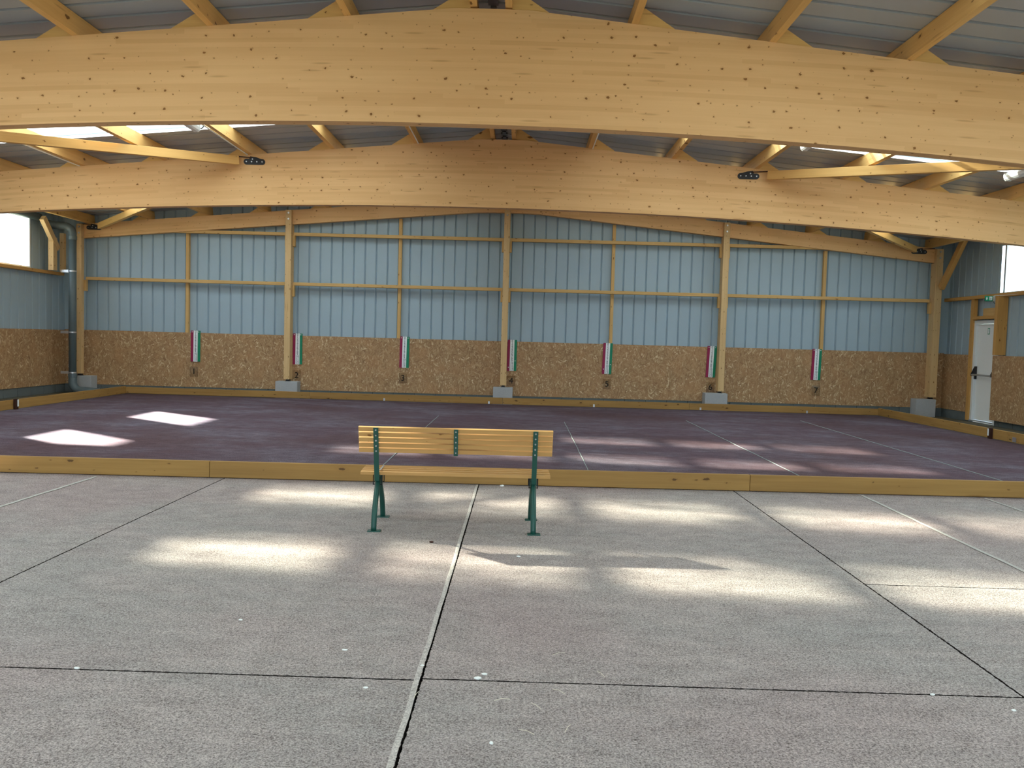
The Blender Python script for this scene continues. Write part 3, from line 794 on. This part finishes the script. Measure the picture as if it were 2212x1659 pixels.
for zc in (.40, 3.56): MB().tube([(0, 0, zc - .04), (0, 0, zc + .04)], R * 1.14, 20).build('socket', M['pipe'], root, smooth=False)
for zc in (.47, 1.40, 2.80): MB().tube([(0, 0, zc - .015), (0, 0, zc + .015)], R * 1.07, 20).box((-.28, .0, zc - .03), (-R, .04, zc + .03)).build('clamp', M['steel'], root)
gut = MB().tube([(-10.49, 17.0, 3.98), (-10.49, 18.78, 3.96)], .085, 12)
tag(gut.build('gutter_pipe', M['pipe'], loc=(-10.46, 18, 3.97), smooth=True), 'grey gutter pipe under the eaves of the left wall feeding the drain pipe', 'pipe')

# ---------------------------------------------------------------- kerb boards round the court
KH, KT = .168, .045
def kerb(p0, p1, label, name='kerb_board', h=KH, grp='kerb boards round the court', side=1):
    """front face runs p0->p1; the thickness lies on the left of the run for side=1"""
    a, b = Vector((p0[0], p0[1], 0)), Vector((p1[0], p1[1], 0)); d = (b - a).normalized(); nrm = Vector((-d.y, d.x, 0)) * side
    off = nrm * KT / 2
    o = timber(name, a + off + Vector((0, 0, h / 2 + .006)), b + off + Vector((0, 0, h / 2 + .006)), KT, h, M['board'])
    return tag(o, label, 'board', grp)
fx = [-8.72, -2.768, 2.803, 8.86]
fl_ = ['left', 'middle', 'right']
fdesc = ['left board of the near kerb, running to the left edge of the picture', 'middle board of the near kerb, passing behind the bench', 'right board of the near kerb, running to the right edge of the picture']
for i in range(3): kerb((fx[i] + .002, yfront(fx[i])), (fx[i + 1] - .002, yfront(fx[i + 1])), 'spruce ' + fdesc[i])
def yback(x): return 19.47 + (x + 8.845) * (19.17 - 19.47) / 17.44
bx = [-8.86, -4.5, .0, 4.3, 8.62]
bl = ['from the left corner to the first lane block', 'in front of the second and third lanes', 'right of the middle post', 'reaching the right corner']
KB = []
for i in range(4):
    KB.append(kerb((bx[i] + .002, yback(bx[i])), (bx[i + 1] - .002, yback(bx[i + 1])), 'spruce board of the back kerb, %s of four from the left' % ['first', 'second', 'third', 'last'][i], h=.15))
for px_, k in ((-2.76, 1), (-.32, 1), (2.11, 2), (4.56, 3), (6.99, 3)):
    b0 = bx[k] + .002
    MB().box((px_ - b0 - .02, -KT / 2 - .006, -.075), (px_ - b0 + .02, -KT / 2 - .0005, -.015)).tube([(px_ - b0, -KT / 2 - .012, -.04), (px_ - b0, -KT / 2 - .006, -.04)], .012, 6).build('anchor_plate', M['steel'], KB[k])
def along(c, y): t = (y - c[0][1]) / (c[1][1] - c[0][1]); return c[0][0] + t * (c[1][0] - c[0][0])
lys = [8.60, 14.2, 19.46]
for i in range(2):
    kerb((along(CL, lys[i]), lys[i]), (along(CL, lys[i + 1] - .005), lys[i + 1] - .005), ['spruce kerb board on the left side of the court, nearer part', 'spruce kerb board on the left side of the court, running into the far left corner'][i], side=1)
rys = [8.80, 14.30, 14.62, 19.10]
kerb((along(CR, 8.8), 8.8), (along(CR, 14.25), 14.25), 'spruce kerb board on the right side of the court, at the right edge of the picture', side=-1)
kerb((along(CR, 14.255), 14.255), (along(CR, 19.165), 19.165), 'spruce kerb board on the right side of the court, running into the far right corner', side=-1)
# stakes with a white reflector
def stake(x, y, label, s):
    root = empty('kerb_stake', (x, y, 0)); tag(root, label, 'stake', 'stakes on the side kerbs')
    MB().box((-.02, -.045, -.02), (.02, .045, .185)).build('stake', M['stake'], root)
    MB().box((s * .0205, .01, .05), (s * .024, .052, .175)).box((-.02, .046, .05), (.02, .05, .175)).build('white_tag', M['white'], root)
    return root
stake(along(CR, 14.72) - .023, 14.72, 'dark stake with a white tag on the right side kerb', -1)
stake(along(CL, 15.0) + .023, 15.0, 'dark stake with a white tag on the left side kerb', 1)
MB_ = MB().box((along(CR, 14.05) - .012, 14.0, .02), (along(CR, 14.05) - .004, 14.1, .10))
tag(MB_.build('anchor_plate', M['steel'], loc=(along(CR, 14.05) - .008, 14.05, .05)), 'small zinc plate on the right side kerb near the stake', 'plate')

# ---------------------------------------------------------------- lane cords
def cord(p0, p1, r, mat, label, z=.004, flat=1.0, wob=.004, name='lane_cord'):
    n = 24; pts = []
    for i in range(n + 1):
        t = i / n
        pts.append((p0[0] + (p1[0] - p0[0]) * t + (jit(wob) if 0 < i < n else 0), p0[1] + (p1[1] - p0[1]) * t, z))
    o = MB().tube(pts, r, 6, flat=flat).build(name, M[mat], loc=((p0[0] + p1[0]) / 2, (p0[1] + p1[1]) / 2, 0))
    return tag(o, label, 'cord', 'lane cords on the sand')
cord((1.22, 8.9), (1.235, 15.5), .0042, 'string', 'thin pale cord on the court just right of the bench')
cord((3.70, 8.9), (3.69, 16.5), .0042, 'string', 'thin pale cord on the court, second to the right of the bench')
cord((6.09, 8.95), (6.18, 17.2), .0042, 'string', 'thin pale cord on the court nearest the right kerb')
cord((-1.18, 8.8), (-1.16, 16.0), .0042, 'string', 'thin pale cord on the court passing behind the bench back')
cord((-.0165, 2.2), (-.0165, 8.55), .0125, 'sandlip', 'pale gritty cord in the middle floor joint, coming from under the bench', z=.0005, flat=.20, wob=.003)
cord((-3.90, 5.6), (-3.87, 8.35), .014, 'chalk', 'chalky pale cord on the near floor at far left', flat=.4)
cord((3.90, 4.6), (3.94, 8.55), .014, 'chalk', 'chalky pale cord on the near floor at right, running to the kerb', flat=.4)
cord((5.22, 6.5), (5.22, 8.6), .010, 'chalk', 'short chalky pale cord on the near floor at the right edge', flat=.4)

# ---------------------------------------------------------------- score boards and lane numbers
SX = [-7.355, -4.92, -2.38, .178, 2.43, 4.885, 7.365]
SZ = [1.515, 1.515, 1.508, 1.503, 1.49, 1.482, 1.485]
TILT = [.003, 0, .012, .004, .022, .03, .02]
PEG = [(0, 0), (0, 0), (0, 0), (12, 9), (11.4, 9.2), (0, 0), (0, 0)]
for i in range(7):
    W, H = .222, .735
    root = empty('score_board', (SX[i], 19.83, SZ[i] - H)); root.rotation_euler = (0, TILT[i], 0)
    tag(root, 'red, white and green score board from 0 to 13 above the plate numbered %d' % (i + 1), 'score board', 'score boards on the back wall')
    MB().box((-W / 2, -.020, 0), (-.050, -.002, H), c=.002).build('red_strip', M['red'], root)
    MB().box((-.050, -.018, 0), (.050, -.002, H)).build('white_strip', M['swhite'], root)
    MB().box((.050, -.020, 0), (W / 2, -.002, H), c=.002).build('green_strip', M['sgreen'], root)
    mb = MB(); st = H / 14.2
    for k in range(14):
        zc = H - st * (k + .58)
        vs, fs = text_geo(str(k), .070)
        sx_ = 1.0 if k < 10 else .95
        mb.add([(v.x * sx_, -.0195 - v.z, zc + v.y) for v in vs], fs)
    mb.build('numerals', M['ink'], root)
    for s, pk, xx in ((-1, PEG[i][0], -.078), (1, PEG[i][1], .078)):
        zc = H - st * (pk + .58)
        MB().tube([(xx, -.034, zc), (xx, -.018, zc)], .011, 8).build('peg', M['white'], root)
NX = [-7.393, -4.937, -2.40, .175, 2.447, 4.90, 7.39]
NZ = [.537, .517, .522, .528, .515, .507, .50]
for i in range(7):
    root = empty('number_plate', (NX[i], 19.83, NZ[i] - .12))
    tag(root, 'clear plate with the black numeral %d on the strand board' % (i + 1), 'number plate', 'lane number plates')
    MB().box((-.10, -.006, 0), (.10, -.002, .24)).build('plate', M['clear'], root)
    vs, fs = text_geo(str(i + 1), .20)
    MB().add([(v.x, -.0075 - v.z, .12 + v.y) for v in vs], fs).build('numeral', M['blackink'], root)

# ---------------------------------------------------------------- the bench
def bench():
    root = empty('park_bench', (-.085, 6.375, 0), .031)
    tag(root, 'slatted wooden bench with a dark green steel frame, seen from behind', 'bench')
    W = 1.50
    tilt = math.radians(15)
    def backpt(s, off=0.0): return (math.sin(-tilt) * s + .12 + off * math.cos(tilt), .40 + math.cos(tilt) * s + off * math.sin(tilt))   # (y, z) going up the back
    for k in range(5):                                   # back slats, lowest first
        s0 = .205 + k * .0435; y0, z0 = backpt(s0, .012); y1, z1 = backpt(s0 + .033, .012); ty, tz = math.cos(tilt) * .026, math.sin(tilt) * .026
        mb = MB().prism([(y0, z0), (y1, z1), (y1 + ty, z1 + tz), (y0 + ty, z0 + tz)], 'x', -W / 2, W / 2)
        mb.build('back_slat', M['slat'], root)
    seat = [(.160, .430), (.232, .434), (.304, .437), (.376, .437), (.448, .432), (.520, .414)]
    ang = [-.05, -.03, -.01, .03, .14, .42]
    for (y, z), a in zip(seat, ang):
        c, s = math.cos(-a), math.sin(-a); w = .026; t = .022
        q = [(-w, 0), (w, 0), (w, t), (-w, t)]
        mb = MB().prism([(y + p[0] * c - p[1] * s, z - .012 + p[0] * s + p[1] * c) for p in q], 'x', -W / 2 + .005, W / 2 - .005 - (.0 if y < .5 else .012))
        mb.build('seat_slat', M['slat'], root)
    for sx in (-1, 1):
        x = sx * .615
        fr = empty('side_frame', (x, 0, 0)); fr.parent = root
        # two bowed tube legs that meet under the seat
        def bow(y0, y1, z1, b):
            return [(0, y0 + (y1 - y0) * t + b * math.sin(math.pi * t) * .0 + b * 1.4 * (t * (1 - t)) * 4 * (-1 if y1 > y0 else 1), z1 * t) for t in [i / 10 for i in range(11)]]
        MB().tube(bow(0.0, .215, .372, .035), .0215, 12).build('leg', M['green'], fr, smooth=True)
        MB().tube(bow(.53, .255, .372, .035), .0215, 12).build('leg', M['green'], fr, smooth=True)
        MB().box((-.045, -.03, 0), (.055, .035, .008)).build('foot_plate', M['green'], fr)
        MB().box((-.045, .495, 0), (.055, .56, .008)).build('foot_plate', M['green'], fr)
        # clamp where the legs meet
        MB().tube([(0, .235, .34), (0, .235, .40)], .032, 10).build('leg_joint', M['green'], fr)
        y0, z0 = backpt(-.03); y1, z1 = backpt(.415)
        MB().prism([(y0 - .004, z0), (y1 - .004, z1), (y1 + .008, z1), (y0 + .012, z0)], 'x', -.019, .019).build('back_post', M['green'], fr)
        sb = [(y0, z0 + .004)] + [(y, z - .022) for y, z in seat] + [(.575, .35)]
        n = len(sb)
        mb = MB()
        mb.add([(-.019, p[0], p[1]) for p in sb] + [(.019, p[0], p[1]) for p in sb] + [(-.019, p[0], p[1] - .008) for p in sb] + [(.019, p[0], p[1] - .008) for p in sb],
               [[i, i + 1, n + i + 1, n + i] for i in range(n - 1)] + [[2 * n + i, 3 * n + i, 3 * n + i + 1, 2 * n + i + 1] for i in range(n - 1)] + [[i, 2 * n + i, 2 * n + i + 1, i + 1] for i in range(n - 1)] + [[n + i, n + i + 1, 3 * n + i + 1, 3 * n + i] for i in range(n - 1)])
        mb.build('seat_bracket', M['green'], fr)
        # thin clamp rods round the joint
        for yy in (.175, .30):
            MB().tube([(-.034, yy, .33), (-.034, yy, .43)], .004, 6).tube([(.034, yy, .33), (.034, yy, .43)], .004, 6).tube([(-.034, yy, .335), (.034, yy, .335)], .004, 6).build('clamp_rod', M['black'], fr)
        for k in range(5):
            s0 = .223 + k * .0435; y, z = backpt(s0)
            MB().tube([(0, y - .010, z - .003), (0, y - .002, z)], .0065, 8).build('bolt', M['steel'], fr)
        MB().box((.012, .16, .4495), (.024, .40, .452)).build('seat_strap', M['steel'], fr)
    y0, z0 = backpt(.195); y1, z1 = backpt(.415)
    st = MB().prism([(y0 - .002, z0), (y1 - .002, z1), (y1 + .010, z1), (y0 + .010, z0)], 'x', -.016, .016).build('back_strap', M['green'], root)
    for k in range(5):
        s0 = .223 + k * .0435; y, z = backpt(s0)
        MB().tube([(0, y - .009, z - .003), (0, y - .001, z)], .0055, 8).build('bolt', M['steel'], st)
bench()

# ---------------------------------------------------------------- small litter on the near floor
def pebble(x, y, r, label, mat='stone', sq=(1.3, .8, .55)):
    bm = bmesh.new(); r *= .82; bmesh.ops.create_icosphere(bm, subdivisions=2, radius=r)
    for v in bm.verts: v.co = Vector((v.co.x * sq[0], v.co.y * sq[1], v.co.z * sq[2])) * (1 + jit(.18)) + Vector((x, y, r * sq[2] * .7))
    mb = MB(); mb.bm(bm)
    o = mb.build('stone_chip' if mat == 'stone' else 'earth_clod', M[mat], loc=(x, y, 0))
    tag(o, label, 'stone', 'stone chips on the floor')
pebble(.248, 3.617, .016, 'white stone chip lying in the cross joint below the bench')
pebble(.275, 3.665, .013, 'greenish white chip just behind the white chip at the cross joint')
pebble(-.223, 3.483, .010, 'white chip left of the middle joint, nearer than the cross joint')
pebble(.329, 3.029, .009, 'lone white chip nearest the bottom edge, right of the middle joint', sq=(1, 1, .8))
pebble(-.013, 3.745, .009, 'white chip on the middle joint just above the cross joint')
pebble(2.239, 3.60, .010, 'white chip on the cross joint at lower right')
pebble(2.512, 3.462, .010, 'white chip at the right edge just below the cross joint')
pebble(-1.52, 3.59, .012, 'white chip on the cross joint at lower left')
pebble(.241, 8.50, .020, 'white chip at the foot of the near kerb behind the bench')
pebble(-.402, 3.904, .010, 'pale chip left of the middle joint above the cross joint', sq=(1.6, .8, .5))
pebble(-1.026, 4.276, .010, 'small pale chip alone on the floor left of the bench shadow')
pebble(.42, 5.72, .014, 'pale chip in the shadow of the bench')
pebble(-.22, 6.05, .016, 'dark crumb in the shadow under the bench', 'stake')
STR = [(.62, 3.93, .5), (.60, 3.50, 2.4), (-.0, 3.42, 1.4), (.50, 3.35, 2.2), (.46, 3.12, 2.6), (.62, 3.16, 1.2), (.36, 3.40, .3), (.8, 3.7, 2.0)]
sl = ['right of the two chips at the cross joint', 'below the cross joint, slanting', 'beside the middle joint just below the cross joint', 'slanting, some way below the two chips', 'slanting, near the lone white chip', 'upright, right of the lone white chip', 'left of the slanting blades below the two chips', 'farther right below the cross joint']
for (x, y, a), lb in zip(STR, sl):
    L = .035
    mb = MB().tube([(x - L * math.cos(a), y - L * math.sin(a), .006), (x, y + .004, .010), (x + L * math.cos(a), y + L * math.sin(a), .006)], 0.0011, 5)
    tag(mb.build('straw_blade', M['straw'], loc=(x, y, 0)), 'pale blade of straw on the floor ' + lb, 'straw', 'straw blades on the floor')
